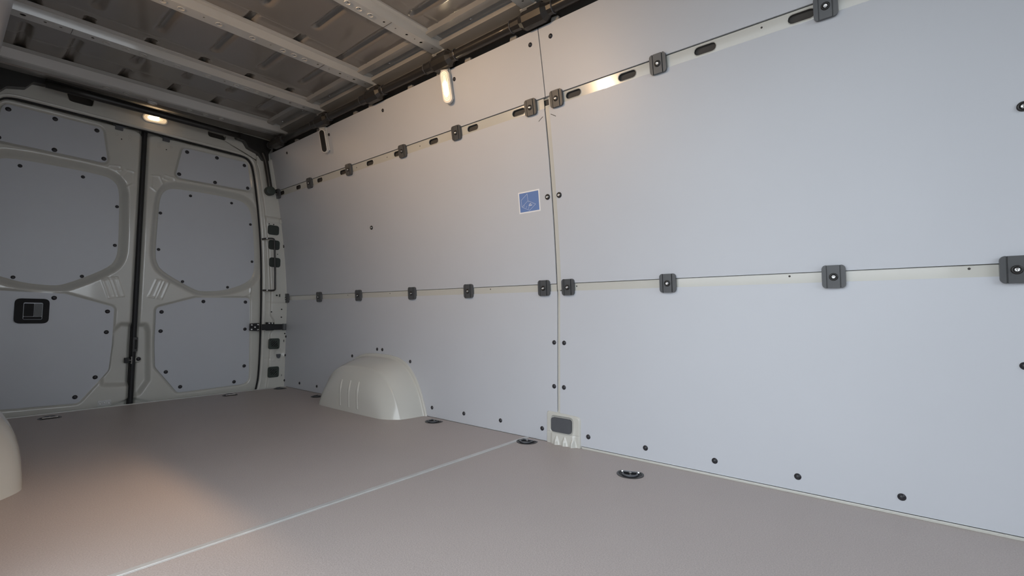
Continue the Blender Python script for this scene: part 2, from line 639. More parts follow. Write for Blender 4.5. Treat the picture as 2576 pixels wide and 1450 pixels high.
roof = relief_obj('ceiling', relief(-0.93, 0.62, -1.35, 3.60, 0.0075, roof_h, lambda U, V, h: (U, V, 1.878 + 0.035 * U + h)), M_ROOF)
structure(roof, 'bare metal van roof with pressed beads and cross bows', 'ceiling')
bowy = [2.785, 2.225, 1.66, 1.10, 0.54, -0.02, -0.58, -1.14]


def bow_geo(y, w, hole_x, dx):
    """channel hung under the roof, (x along, y, z) world coords"""
    x0, x1 = -0.80, 0.705
    zb = lambda x: zroof(x) - 0.043
    outs = []
    n = 12
    xs = [x0 + (x1 - x0) * k / n for k in range(n + 1)]
    bm = [(x, -w / 2) for x in xs] + [(x, w / 2) for x in xs[::-1]]
    holes = []
    for x, r in hole_x:
        holes.append(circle(x, 0.004, r, 10))
    V, F = plate(bm, 0.0015, holes, 0.0, lambda u, v, d: (u, y + w / 2 - v, zb(u) - d))
    outs.append((V, F))
    # front and rear webs plus flanges
    prof_f = [(y, 0.0), (y - 0.008, 0.034), (y - 0.030, 0.036), (y - 0.030, 0.043)]
    prof_r = [(y + w, 0.0), (y + w + 0.008, 0.034), (y + w + 0.022, 0.036), (y + w + 0.022, 0.043)]
    for prof, flip in ((prof_f, False), (prof_r, True)):
        V, F = [], []
        for x in xs:
            for (py_, dz) in prof:
                V.append((x, py_, zb(x) + dz))
        m = len(prof)
        for i in range(n):
            for k in range(m - 1):
                f = (i * m + k, i * m + k + 1, (i + 1) * m + k + 1, (i + 1) * m + k)
                F.append(f if flip else f[::-1])
        outs.append((V, F))
    # dished bosses
    for x, r in dx:
        ring = [(x + 0.0125 * math.cos(a), y + w / 2 + 0.0125 * math.sin(a), zb(x) - 0.0004) for a in [2 * math.pi * k / 14 for k in range(14)]]
        outs.append(tube(ring, 0.0022, 6, closed=True))
    # end foot that flares onto the side member
    foot = [(0.66, y - 0.012), (0.74, y - 0.03), (0.74, y + w + 0.03), (0.66, y + w + 0.012)]
    outs.append(plate(foot, 0.004, (), 0.0, lambda u, v, d: (u, v, zb(u) - 0.001 - d - (u - 0.66) * 0.35)))
    return merge(*outs)


hx = [(-0.673, 0.010), (-0.606, 0.0055), (-0.557, 0.0055), (-0.45, 0.006), (-0.18, 0.004), (0.10, 0.004), (0.338, 0.0055), (0.40, 0.0035), (0.464, 0.0065), (0.51, 0.003), (0.549, 0.0075), (0.62, 0.005)]
dxs = [(-0.40, 0), (-0.327, 0), (-0.262, 0), (-0.12, 0), (0.02, 0), (0.16, 0), (0.215, 0), (0.27, 0)]
hx += [(x, 0.0034) for x, _ in dxs]
for y in bowy:
    obj('roof_bow', bow_geo(y, 0.062, hx, dxs), M_BOW, roof)
    # seam of the end bracket
    for s in (-0.52, 0.36):
        obj('bow_joint', box(s - 0.0006, s + 0.0006, y + 0.002, y + 0.060, zroof(s) - 0.0445, zroof(s) - 0.0425), M_CAVITY, roof)
# rear header beam: deep channel, glossy underside painted darker for its shade
n = 14
xs = [-0.86 + 1.56 * k / n for k in range(n + 1)]
prof = [(3.40, -0.004), (3.412, 0.008), (3.440, 0.012), (3.446, 0.004), (3.478, 0.006), (3.484, 0.016), (3.60, 0.018)]
V, F = [], []
for x in xs:
    for (py_, dz) in prof:
        V.append((x, py_, zroof(x) - 0.046 + dz))
m = len(prof)
for i in range(n):
    for k in range(m - 1):
        F.append((i * m + k, (i + 1) * m + k, (i + 1) * m + k + 1, i * m + k + 1)[::-1])
obj('header_channel', (V, F), M_MEMBER, roof)
prof = [(3.27, 0.045), (3.312, 0.041), (3.335, 0.000), (3.345, -0.004), (3.40, -0.004)]
V, F = [], []
for x in xs:
    for (py_, dz) in prof:
        V.append((x, py_, zroof(x) - 0.046 + dz))
m = len(prof)
for i in range(n):
    for k in range(m - 1):
        F.append((i * m + k, (i + 1) * m + k, (i + 1) * m + k + 1, i * m + k + 1)[::-1])
outs = [(V, F)]
for x in (-0.30, -0.21, -0.10, 0.10, 0.19, 0.28):
    ring = [(x + 0.014 * math.cos(a), 3.376 + 0.012 * math.sin(a), zroof(x) - 0.0525) for a in [2 * math.pi * k / 14 for k in range(14)]]
    outs.append(tube(ring, 0.0024, 6, closed=True))
obj('rear_header_beam', merge(*outs), M_BOW, roof)
ring = [(-0.075 + 0.020 * math.cos(a), 3.44 + 0.014 * math.sin(a), zroof(-0.07) - 0.043) for a in [2 * math.pi * k / 16 for k in range(16)]]
obj('header_grommet', tube(ring, 0.006, 8, closed=True), M_ALU, roof)

# roof side members
for sgn, x0 in ((1, 0.0), (-1, -0.19)):
    prof = [(0.50, 0.004), (0.535, 0.000), (0.550, -0.016), (0.585, -0.018), (0.592, -0.004), (0.632, -0.005), (0.640, -0.026), (0.700, -0.034), (0.715, -0.05), (0.720, -0.10)]
    V, F = [], []
    for y in (-1.35, 3.60):
        for (x, dz) in prof:
            V.append((sgn * x + x0, y, zroof(0.6 * sgn) + dz))
    m = len(prof)
    for k in range(m - 1):
        f = (k, k + 1, m + k + 1, m + k)
        F.append(f if sgn > 0 else f[::-1])
    sm = obj('side_member', (V, F), M_MEMBER, roof)
    for y in [3.23, 2.95, 2.62, 2.02, 1.42, 0.9]:
        link('member_bolt', dome_me, None, roof, Matrix.Translation((sgn * 0.612 + x0, y, zroof(0.6 * sgn) - 0.003)) @ Matrix.Rotation(math.pi, 4, 'X') @ Matrix.Scale(0.9, 4))

# ---- rear wall frame --------------------------------------------------------
GAPX = -0.056
right_open = [(0.668, -0.06), (0.684, 0.010), (0.696, 0.09), (0.700, 0.33), (0.694, 0.706), (0.678, 1.054), (0.642, 1.372), (0.604, 1.615), (0.582, 1.678), (0.538, 1.714), (0.435, 1.718)]
left_open = [(2 * GAPX - 0.01 - x, z) for x, z in right_open][::-1]
opening = right_open + left_open
outer = [(-0.93, -0.06), (0.90, -0.06), (0.90, 0.70), (0.84, 1.2), (0.775, 1.62), (0.78, 1.93), (-0.86, 1.93), (-0.87, 1.62), (-0.92, 1.2), (-0.93, 0.7)]
cut_r = fillet([(0.272, 1.90), (0.283, 1.785, 0.02), (0.392, 1.782, 0.02), (0.396, 1.90)], 0.0)
hole_r = fillet([(0.285, 1.776), (0.388, 1.776), (0.394, 1.815), (0.276, 1.815)], 0.015, 4)
hole_l = fillet([(-0.418, 1.764), (-0.320, 1.764), (-0.314, 1.815), (-0.434, 1.815)], 0.015, 4)
V, F = plate(outer, 0.035, [opening, hole_r, hole_l], 0.0, lambda u, v, d: (u, Y_REAR - d, v))
wall_b = structure(obj('wall_rear', (V, F), M_PAINT, bevel=0.004), 'cream painted rear frame around the double doors', 'wall')
obj('leak_blocker', merge(box(-0.95, 0.92, 3.636, 3.735, 1.85, 1.95), box(0.80, 0.92, 3.636, 3.735, -0.1, 1.95), box(-0.95, -0.83, 3.636, 3.735, -0.1, 1.95)), M_CAVITY, wall_b)  # added boxes that block sky light leaking in around the rear frame
obj('handhold_shade', merge(box(-0.45, -0.30, 3.637, 3.66, 1.74, 1.84), box(0.26, 0.41, 3.637, 3.66, 1.755, 1.84)), M_CAVITY, wall_b)  # dark backing paints the shade inside the header cutouts
# inner flange along the opening (softly rounded reveal) and the rubber seal
loop = [(x, 3.610, z) for x, z in chaikin(opening, 2)]
obj('opening_flange', tube(loop, 0.012, 8, closed=True), M_PAINT, wall_b, smooth=True)
loop2 = [(x - 0.004 if x > GAPX else x + 0.004, 3.630, z - (0.004 if z > 1.6 else 0)) for x, z in chaikin(opening, 2)]
obj('door_seal', tube(loop2, 0.0125, 8, closed=True), M_RUBBER, wall_b, smooth=True)
obj('sill_seal', box(-0.78, 0.69, 3.60, 3.64, -0.06, -0.022), M_RUBBER, wall_b)  # black rubber seal in the gap below the doors


# pillar pressing on the right, with stepped relief, cover plugs and vents
def pillar_h(U, V):
    h = np.zeros_like(U)
    edge = 0.718 - 0.030 * np.clip((V - 0.7) / 0.8, 0, 1.3) + 0.03 * np.exp(-((V - 0.47) / 0.055) ** 4)
    h += 0.016 * sst(U - edge, 0.0, 0.010)
    for zz in (0.215, 0.635, 1.285):
        h -= 0.003 * np.exp(-((V - zz) / 0.0035) ** 2)
    h += 0.007 * np.exp(-((V - 1.258) / 0.02) ** 4) * sst(U, 0.70, 0.71)
    h -= 0.010 * (1 - sst(sdf_seg(U, V, (0.815, 0.25), (0.79, 0.26)), 0.006, 0.04))
    h += 0.006 * np.exp(-(((U - 0.76) / 0.012) ** 2 + ((V - 0.205) / 0.008) ** 2))
    h += 0.006 * np.exp(-(((U - 0.805) / 0.012) ** 2 + ((V - 0.205) / 0.008) ** 2))
    return h


def wx_np(z):
    t = np.maximum(0, z - 0.66)
    return 0.855 - 0.07 * t - 0.07 * t * t


def pil_map(U, V, h):
    a = np.interp(V, [z for _, z in right_open[1:9]], [x for x, _ in right_open[1:9]]) + 0.012
    s = (U - 0.69) / (0.86 - 0.69)
    x = a + s * (wx_np(V) + 0.004 - a)
    return x, Y_REAR - 0.002 - h, V


relief_obj('pillar_pressing', relief(0.69, 0.86, 0.0, 1.72, 0.004, pillar_h, pil_map), M_PAINT, wall_b)
YP = Y_REAR - 0.020
for (x, z) in ((0.732, 1.183), (0.741, 1.071), (0.751, 0.939)):
    p = obj('cover_plug', plate(rrect(0, 0, 0.082, 0.072, 0.02), 0.006, n0=0.004), M_PLUG, wall_b, rear_frame(x, z, YP), bevel=0.0015)
for (x, z) in ((0.767, 0.326), (0.769, 0.115)):
    vgo = plate(rrect(0, 0, 0.080, 0.080, 0.016), 0.008, n0=0.006)
    holes = []
    for k in range(-3, 4):
        c = k * 0.0125
        L = 0.062 - abs(c) * 1.5
        dd = np.array((1, 1)) / math.sqrt(2) * L / 2 * 0.82
        cc = np.array((1, -1)) / math.sqrt(2) * c
        holes.append(capsule2(tuple(cc - dd), tuple(cc + dd), 0.0030, 4))
    v = obj('vent_grille', plate(rrect(0, 0, 0.080, 0.080, 0.016), 0.008, holes, n0=0.006), M_GRILLE, wall_b, rear_frame(x, z, YP), bevel=0.0008)
    obj('vent_backing', plate(rrect(0, 0, 0.070, 0.070, 0.01), 0.001, n0=-0.001), M_RUBBER, v)
dot_me = mesh('frame_hole_shade', *plate(circle(0, 0, 0.005, 10), 0.003, n0=0.0008))  # black disc painted as the shade inside a hole
dot_me.materials.append(M_RUBBER)
for (x, z, s) in ((0.74, 0.565, 1), (0.815, 0.585, 1), (0.815, 0.525, 1), (0.752, 1.258, .7), (0.70, 1.226, .9), (0.733, 1.226, .9), (0.77, 1.003, .7), (0.775, 0.69, 1.2), (0.845, 0.40, 1.0)):
    link('frame_hole_shade', dot_me, None, wall_b, rear_frame(x, z, YP - 0.001) @ Matrix.Scale(s, 4))
for (x, z, w, h) in ((0.795, 0.69, 0.012, 0.026), (0.838, 0.345, 0.008, 0.022), (0.83, 0.085, 0.006, 0.016)):
    obj('frame_slot_shade', merge(plate(rrect(0, 0, w * 0.5, h * 0.75, 0.002), 0.002, n0=0.002)), M_RUBBER, wall_b, rear_frame(x, z, YP - 0.002))  # black plate painted as the shade inside the slot
    obj('slot_rim', tube([(a[0], a[1], 0.001) for a in rrect(0, 0, w, h, 0.004)], 0.0015, 6, closed=True), M_PAINT, wall_b, rear_frame(x, z, YP - 0.002))
obj('slot_rim', tube([(a[0], a[1], 0.001) for a in capsule2((0, -0.012), (0, 0.012), 0.008)], 0.003, 6, closed=True), M_PAINT, wall_b, rear_frame(0.781, 1.258, YP - 0.004))
obj('drain_plug', plate(fillet([(-0.016, 0.012), (-0.012, -0.014), (0.0, -0.020), (0.012, -0.014), (0.016, 0.012)], 0.005), 0.01, n0=0.006), M_CAP, wall_b, rear_frame(0.803, 0.235, YP), bevel=0.002)

# ---- rear doors -------------------------------------------------------------
S = 3.685 / 3.65
pw = lambda L, s: [(-0.853 + (p[0] + 0.853) * s - GAPX, 0.547 + (p[1] - 0.547) * s) + tuple(p[2:]) for p in L]
P_UP = fillet(pw([(0.150, 1.666), (0.555, 1.670), (0.592, 1.464), (0.115, 1.455)], 1.0), 0.032, 6)
P_WIN = chaikin(pw([(0.040, 1.315), (0.075, 1.365), (0.135, 1.382), (0.49, 1.386), (0.56, 1.36), (0.60, 1.300), (0.629, 1.046), (0.636, 0.855), (0.595, 0.780), (0.448, 0.715), (0.316, 0.700), (0.254, 0.710), (0.069, 0.822), (0.037, 0.880), (0.030, 0.948), (0.034, 1.142)], S), 2)
P_LOW = fillet(pw([(0.048, 0.585), (0.268, 0.657), (0.610, 0.667), (0.626, 0.040, 0.06), (0.185, 0.028), (0.058, 0.205, 0.05), (0.049, 0.357, 0.05)], 1.0), 0.028, 6)
S_UP = pw([(0.175, 1.642), (0.355, 1.651), (0.536, 1.643), (0.136, 1.480), (0.350, 1.473), (0.565, 1.480)], 1.0)
S_WIN = pw([(0.208, 1.348), (0.463, 1.348), (0.046, 1.201), (0.596, 1.213), (0.046, 0.962), (0.617, 0.937), (0.186, 0.762), (0.460, 0.738)], S)
S_LOW = pw([(0.312, 0.632), (0.581, 0.635), (0.078, 0.558), (0.078, 0.434), (0.585, 0.437), (0.117, 0.169), (0.590, 0.170), (0.200, 0.064), (0.526, 0.062)], 1.0)
# embossed outlines near the window corners, as polylines in door coords (u from the gap, z)
EMB = [
    [(0.045, 1.435), (0.045, 1.36), (0.075, 1.335), (0.105, 1.395), (0.085, 1.44), (0.045, 1.435)],
    [(0.115, 1.455), (0.105, 1.43), (0.13, 1.425)],
    [(0.115, 1.455), (0.165, 1.447), (0.172, 1.432)],
    [(0.062, 0.655), (0.098, 0.765), (0.125, 0.762), (0.090, 0.650), (0.062, 0.655)],
    [(0.105, 0.648), (0.140, 0.756), (0.165, 0.748), (0.130, 0.640), (0.105, 0.648)],
    [(0.60, 0.665), (0.665, 0.70), (0.672, 0.76), (0.665, 0.66)],
    [(0.62, 1.44), (0.66, 1.45), (0.665, 1.40)],
]


def latch_poly(which):
    if which > 0:
        return fillet([(-0.05, 0.49), (0.07, 0.495), (0.088, 0.44), (0.095, 0.23), (0.10, 0.12), (0.05, 0.03), (-0.05, 0.02)], 0.03, 4)
    return fillet([(-0.05, 0.49), (0.075, 0.50), (0.120, 0.44), (0.150, 0.36), (0.165, 0.18), (0.150, 0.10), (-0.05, 0.09)], 0.03, 4)


def door_h(which):
    def hf(U, V):
        h = np.zeros_like(U)
        d = sdf_poly(U, V, P_WIN)
        h -= 0.040 * (1 - sst(d, 0.004, 0.045)) + 0.005 * (1 - sst(d, 0.0, 0.005))
        for poly in (P_UP, P_LOW):
            d = sdf_poly(U, V, poly)
            h -= 0.0085 * (1 - sst(d, 0.003, 0.014))
        d = sdf_poly(U, V, latch_poly(which))
        h -= 0.028 * (1 - sst(d, -0.034, 0.0))
        for e in EMB:
            for a, c in zip(e[:-1], e[1:]):
                h += 0.0035 * np.exp(-(sdf_seg(U, V, a, c) / 0.0035) ** 2) * 0.8
        # rounded outer edge at the meeting gap and the bottom
        h -= 0.020 * (1 - sst(U, 0.008, 0.030))
        bot = np.where(U < 0.12, -0.03 + (0.12 - U) * 0.35, -0.03)
        h -= 0.025 * (1 - sst(V, bot, bot + 0.02))
        top = 1.705 - 0.5 * np.maximum(0, 0.05 - U)
        h -= 0.020 * sst(V, top - 0.012, top + 0.012)
        return h
    return hf


doors = []
for idx, which in ((1, -1), (2, 1)):
    g = relief(0.006, 0.80, -0.07, 1.76, 0.0045, door_h(which),
               (lambda U, V, h: (GAPX + U, Y_DOOR - h, V)) if which > 0 else (lambda U, V, h: (GAPX - U, Y_DOOR - h, V)))
    if which < 0:
        g = (g[0], g[1][:, ::-1])
    d = relief_obj('door_%d' % idx, g, M_PAINT)
    structure(d, 'right rear cargo door with three grey lining panels' if which > 0 else 'left rear cargo door with black inner handle', 'door')
    doors.append(d)
    sx = which
    for poly, st, ydep, me in ((P_UP, S_UP, 0.0, dstud_me), (P_WIN, S_WIN, 0.0395, wstud_me), (P_LOW, S_LOW, 0.0, dstud_me)):
        pl = [(GAPX + sx * u, z) for u, z in poly]
        yy = Y_DOOR + ydep + 0.0005
        p = obj('lining_panel', plate(pl, 0.003, (), 0.0, lambda u, v, dd, yy=yy: (u, yy - dd, v)), M_PANEL, d)
        # plate() builds towards +n; turn faces to look at -y
        for u, z in st:
            if which < 0 and me is wstud_me and (u > 0.6):
                pass
            link('stud', me, None, p, rear_frame(GAPX + sx * u, z, yy))
    if which > 0:
        obj('lock_bump', lathe([(0.020, -0.01), (0.019, 0.002), (0.012, 0.007), (0.002, 0.008)], 16), M_PAINT, d, rear_frame(GAPX + 0.028, 0.258, Y_DOOR + 0.02), smooth=True)
        link('stud', dstud_me, None, d, rear_frame(GAPX + 0.030, 0.262, Y_DOOR - 0.002 + 0.012))
    obj('outer_skin', box(*((GAPX + 0.003, 0.86) if which > 0 else (-0.92, GAPX - 0.003)), 3.705, 3.73, -0.12, 1.93), M_CAVITY, d)
    # screw plate at the bottom and stop buffers at the top
    obj('hinge_stop', merge(plate(rrect(0, 0, 0.062, 0.018, 0.002), 0.012, n0=0.010), box(-0.018, 0.018, -0.030, -0.008, -0.004, 0.012)), M_CAP, d, rear_frame(GAPX + sx * 0.13 - (0.02 if sx > 0 else 0.0), 1.706, Y_DOOR - 0.004), bevel=0.0015)
    for (u, z) in ((0.075, 1.655), (0.075, 1.633), (0.14, 1.648)):
        ringp = [(0.007 * math.cos(a), 0.007 * math.sin(a), 0.0) for a in [2 * math.pi * k / 12 for k in range(12)]]
        obj('spot_ring', tube(ringp, 0.0011, 5, closed=True), M_PAINT, d, rear_frame(GAPX + sx * u, z, Y_DOOR - 0.0005))
    link('frame_hole_shade', dot_me, None, d, rear_frame(GAPX + sx * 0.115, 1.625, Y_DOOR - 0.0005) @ Matrix.Scale(0.7, 4))
# screw plate (left door) and latch bolt
sp = obj('striker_plate', plate(rrect(0, 0, 0.062, 0.034, 0.004), 0.004, n0=0.004), M_ALU, doors[0], rear_frame(GAPX - 0.125, 0.012, Y_DOOR - 0.0))
for k in (-0.02, 0.0, 0.02):
    link('screw', dome_me, None, sp, Matrix.Translation((k, 0.003 * (1 - abs(k) / .02), 0.003)) @ Matrix.Scale(0.8, 4))
lt = obj('latch', merge(box(-0.030, -0.006, -0.016, 0.016, -0.004, 0.016), box(-0.006, 0.012, -0.008, 0.008, 0.0, 0.012)), M_RUBBER, doors[0], rear_frame(GAPX - 0.012, 0.258, Y_DOOR + 0.008), bevel=0.002)
obj('latch_bolt', tube([(-0.02, 0.0, 0.012), (0.004, 0.0, 0.014), (0.004, 0.022, 0.014), (0.004, -0.022, 0.014)], 0.0035, 8), M_STEEL, lt)
# rubber between the doors
obj('meeting_seal', merge(tube([(GAPX, 3.650, -0.05), (GAPX, 3.650, 0.4), (GAPX, 3.650, 1.72)], 0.0125, 10), box(GAPX - 0.012, GAPX + 0.012, 3.655, 3.69, -0.05, 1.72)), M_RUBBER, doors[1])
obj('seal_clip', merge(plate(rrect(0, 0, 0.024, 0.088, 0.004), 0.012, [rrect(0.002, 0, 0.010, 0.060, 0.003)], n0=0.012)), M_BLACK, doors[1], rear_frame(GAPX + 0.004, 0.355, 3.640), bevel=0.0015)
# black recessed handle on the left door
hd = obj('door_handle', plate(rrect(0, 0, 0.134, 0.136, 0.026), 0.008, [rrect(0.004, 0.0, 0.076, 0.094, 0.008)], n0=0.008), M_MATTE, doors[0], rear_frame(-0.508, 0.557, Y_DOOR + 0.0), bevel=0.003)
obj('handle_recess', plate(rrect(0.004, 0.0, 0.078, 0.096, 0.008), 0.001, n0=-0.001), M_MATTE, hd)
obj('handle_paddle', plate(rrect(0.024, 0.006, 0.030, 0.070, 0.004), 0.005, n0=0.005), M_BLACK, hd, bevel=0.0015)
obj('handle_paddle', plate(rrect(-0.012, 0.006, 0.038, 0.070, 0.004), 0.004, n0=0.003), M_MATTE, hd, bevel=0.0015)
obj('handle_lip', plate(rrect(0.004, -0.038, 0.070, 0.014, 0.003), 0.004, n0=0.004), M_MATTE, hd, bevel=0.0015)

# ---- yard outside -----------------------------------------------------------
structure(obj('ground', box(-25, 25, -25, 25, -0.70, -0.62), M_GROUND), 'paved yard outside the van', 'ground')

# ================================================================== THINGS
# ---- wheel arches -----------------------------------------------------------
def arch_geo():
    side = [(-0.440, 0.0), (-0.424, 0.045), (-0.400, 0.105), (-0.355, 0.185), (-0.295, 0.250), (-0.225, 0.292), (-0.14, 0.310), (0.0, 0.314), (0.13, 0.310), (0.215, 0.293), (0.290, 0.250), (0.350, 0.185), (0.397, 0.105), (0.421, 0.045), (0.436, 0.0)]
    # ring: (depth from wall, sy, sz)
    rings = [(0.000, 1.0, 1.0), (0.008, 1.0, 1.0), (0.0105, 0.992, 0.99), (0.012, 0.965, 0.955), (0.016, 0.958, 0.945), (0.050, 0.955, 0.925), (0.10, 0.940, 0.87), (0.140, 0.916, 0.815), (0.1495, 0.908, 0.797), (0.1525, 0.903, 0.785), (0.1555, 0.896, 0.765), (0.163, 0.878, 0.715), (0.186, 0.815, 0.60), (0.202, 0.755, 0.48), (0.210, 0.70, 0.38), (0.2135, 0.62, 0.29), (0.215, 0.45, 0.19), (0.216, 0.15, 0.06)]
    V, F = [], []
    m = len(side)
    for dpt, sy, sz in rings:
        for (a, z) in side:
            V.append((-dpt, a * sy, z * sz))
    for i in range(len(rings) - 1):
        for k in range(m - 1):
            F.append((i * m + k, i * m + k + 1, (i + 1) * m + k + 1, (i + 1) * m + k))
    # flat foot so the inner face reaches the floor
    i = len(rings) - 1
    F.append(tuple(i * m + k for k in range(m)))
    return V, F


ag = arch_geo()
ar = thing('wheel_arch', 'cream wheel arch housing against the panelled right wall', 'wheel arch', Matrix.Translation((0.856, 2.385, 0.0)), 'wheel arch housings')
hs = obj('housing', ag, M_PAINT, ar, smooth=True)
md = hs.modifiers.new('sub', 'SUBSURF')
md.levels = 1
md.render_levels = 2
for y, in ((0.078,), (-0.010,), (-0.092,)):
    obj('stiffening_rib', tube([(-0.2085, y - 0.016, 0.014), (-0.2050, y - 0.012, 0.03), (-0.1985, y + 0.004, 0.125), (-0.1930, y + 0.010, 0.172)], [0.005, 0.014, 0.014, 0.005], 12), M_PAINT, ar, smooth=True)
ar2 = thing('wheel_arch', 'cream wheel arch housing cut off at the left edge of the photo', 'wheel arch', Matrix.Translation((-0.872, 2.415, 0.0)), 'wheel arch housings')
V, F = ag
hs = obj('housing', ([(-x * 1.065, y, z) for x, y, z in V], [f[::-1] for f in F]), M_PAINT, ar2, smooth=True)
md = hs.modifiers.new('sub', 'SUBSURF')
md.levels = 1
md.render_levels = 2

# ---- rail clamps ------------------------------------------------------------
W2, H2 = 0.030, 0.035
lobe_l = [(-0.0185, -H2), (-0.0185, H2)] + [(-W2 + 0.0110 - 0.0110 * math.sin(a), H2 - 0.0125 + 0.0125 * math.cos(a)) for a in [math.pi / 2 * k / 6 for k in range(7)]] \
    + [(-W2 + 0.0110 - 0.0110 * math.cos(a), -H2 + 0.0125 - 0.0125 * math.sin(a)) for a in [math.pi / 2 * k / 6 for k in range(7)]]
lobe_r = [(-x, y) for x, y in lobe_l]
clamp_body = mesh('clamp_body', *merge(plate(rrect(0, 0, 0.0588, 0.0688, 0.0135, 8), 0.010, n0=0.0075), plate(lobe_l, 0.009, n0=0.0125),
                                       plate(lobe_r, 0.009, n0=0.0125), plate(rrect(0, 0, 0.0310, 0.0690, 0.001, 2), 0.010, n0=0.0140)))
clamp_body.materials.append(M_CLAMP)
ORD = ['first', 'second', 'third', 'fourth', 'fifth', 'sixth']


def clamp(y, z, label):
    t = thing('rail_clamp', label, 'clamp', wall_frame(y, z), 'clamps on the wall rails')
    c = link('clamp_body', clamp_body, None, t)
    md_ = c.modifiers.new('bevel', 'BEVEL')
    md_.width = 0.0012
    md_.segments = 2
    md_.limit_method = 'ANGLE'
    off = Matrix.Translation((0, -0.001, 0.0130)) @ Matrix.Scale(0.92, 4)
    link('bolt_ring', ring_me, None, t, off)
    link('bolt_dome', dome_me, None, t, off)


for i, y in enumerate((3.560, 3.088, 2.601, 2.066, 1.639, 1.178)):
    clamp(y, 1.4635, 'dark clamp on upper rail behind the joint, %s counting from the rear doors' % ORD[i])
for i, y in enumerate((1.043, 0.605, 0.100)):
    clamp(y, 1.4645, 'dark clamp on upper front rail, %s counting from the panel joint' % ORD[i])
for i, y in enumerate((3.575, 3.096, 2.614, 2.084, 1.640, 1.174)):
    clamp(y, 0.6715, 'dark clamp on lower rail behind the joint, %s counting from the rear doors' % ORD[i])
for i, y in enumerate((1.049, 0.617, 0.110, -0.269)):
    clamp(y, 0.6715, 'dark clamp on lower front rail, %s counting from the panel joint' % ORD[i])

# ---- lashing rings in the floor --------------------------------------------
def dish_outline(r, cut):
    pts = []
    for k in range(29):
        a = math.radians(-90 - 128 + 256 * k / 28)
        pts.append((r * math.cos(a), r * math.sin(a)))
    return fillet([(p[0], p[1]) for p in pts], 0.0)


dish_o = dish_outline(0.046, 0)
dish_i = dish_outline(0.039, 0)
dish_rim = mesh('dish_rim', *plate(dish_o, 0.004, [dish_i], n0=0.0016))
dish_rim.materials.append(M_BLACK)
dish_floor = mesh('dish', *plate(dish_i, 0.0006, n0=0.0006))
dish_floor.materials.append(M_RUBBER)
rp_ = [(0.024 * math.cos(a), -0.010 + 0.022 * math.sin(a), 0.004) for a in [math.pi + math.pi * k / 10 for k in range(11)]]
ring_mesh = mesh('lashing_ring', *merge(tube(rp_ + [(0.024, 0.010, 0.004), (-0.024, 0.010, 0.004)], 0.0034, 8, closed=True)), smooth=True)
ring_mesh.materials.append(M_CAP)
bar_mesh = mesh('hinge_bar', *merge(tube([(-0.030, 0.012, 0.004), (0.030, 0.012, 0.004)], 0.0042, 8), lathe([(0.005, 0.0), (0.005, 0.006), (0.002, 0.008)], 10)), smooth=False)
bar_mesh.materials.append(M_STEEL)


def lashing(x, y, rz, label):
    t = thing('lashing_ring', label, 'lashing ring', Matrix.Translation((x, y, 0.0002)) @ Matrix.Rotation(rz, 4, 'Z'), 'lashing rings in the floor')
    link('dish_rim', dish_rim, None, t)
    link('dish', dish_floor, None, t)
    link('ring', ring_mesh, None, t)
    link('hinge_bar', bar_mesh, None, t)


R90 = -math.pi / 2
lashing(0.687, 0.700, R90 + 0.35, 'black recessed lashing ring nearest the camera, in front of the base cover')
lashing(0.793, 1.225, R90, 'black recessed lashing ring beside the aluminium floor strip')
lashing(0.792, 1.822, R90, 'black recessed lashing ring just in front of the right wheel arch')
lashing(0.789, 2.964, R90, 'black recessed lashing ring half hidden behind the right wheel arch')
lashing(0.785, 3.490, R90, 'black recessed lashing ring in the rear corner below the vent grilles')
lashing(0.432, 3.455, math.pi, 'black recessed lashing ring by the sill of the right rear door')
lashing(-0.440, 3.405, math.pi, 'black recessed lashing ring by the sill of the left rear door')

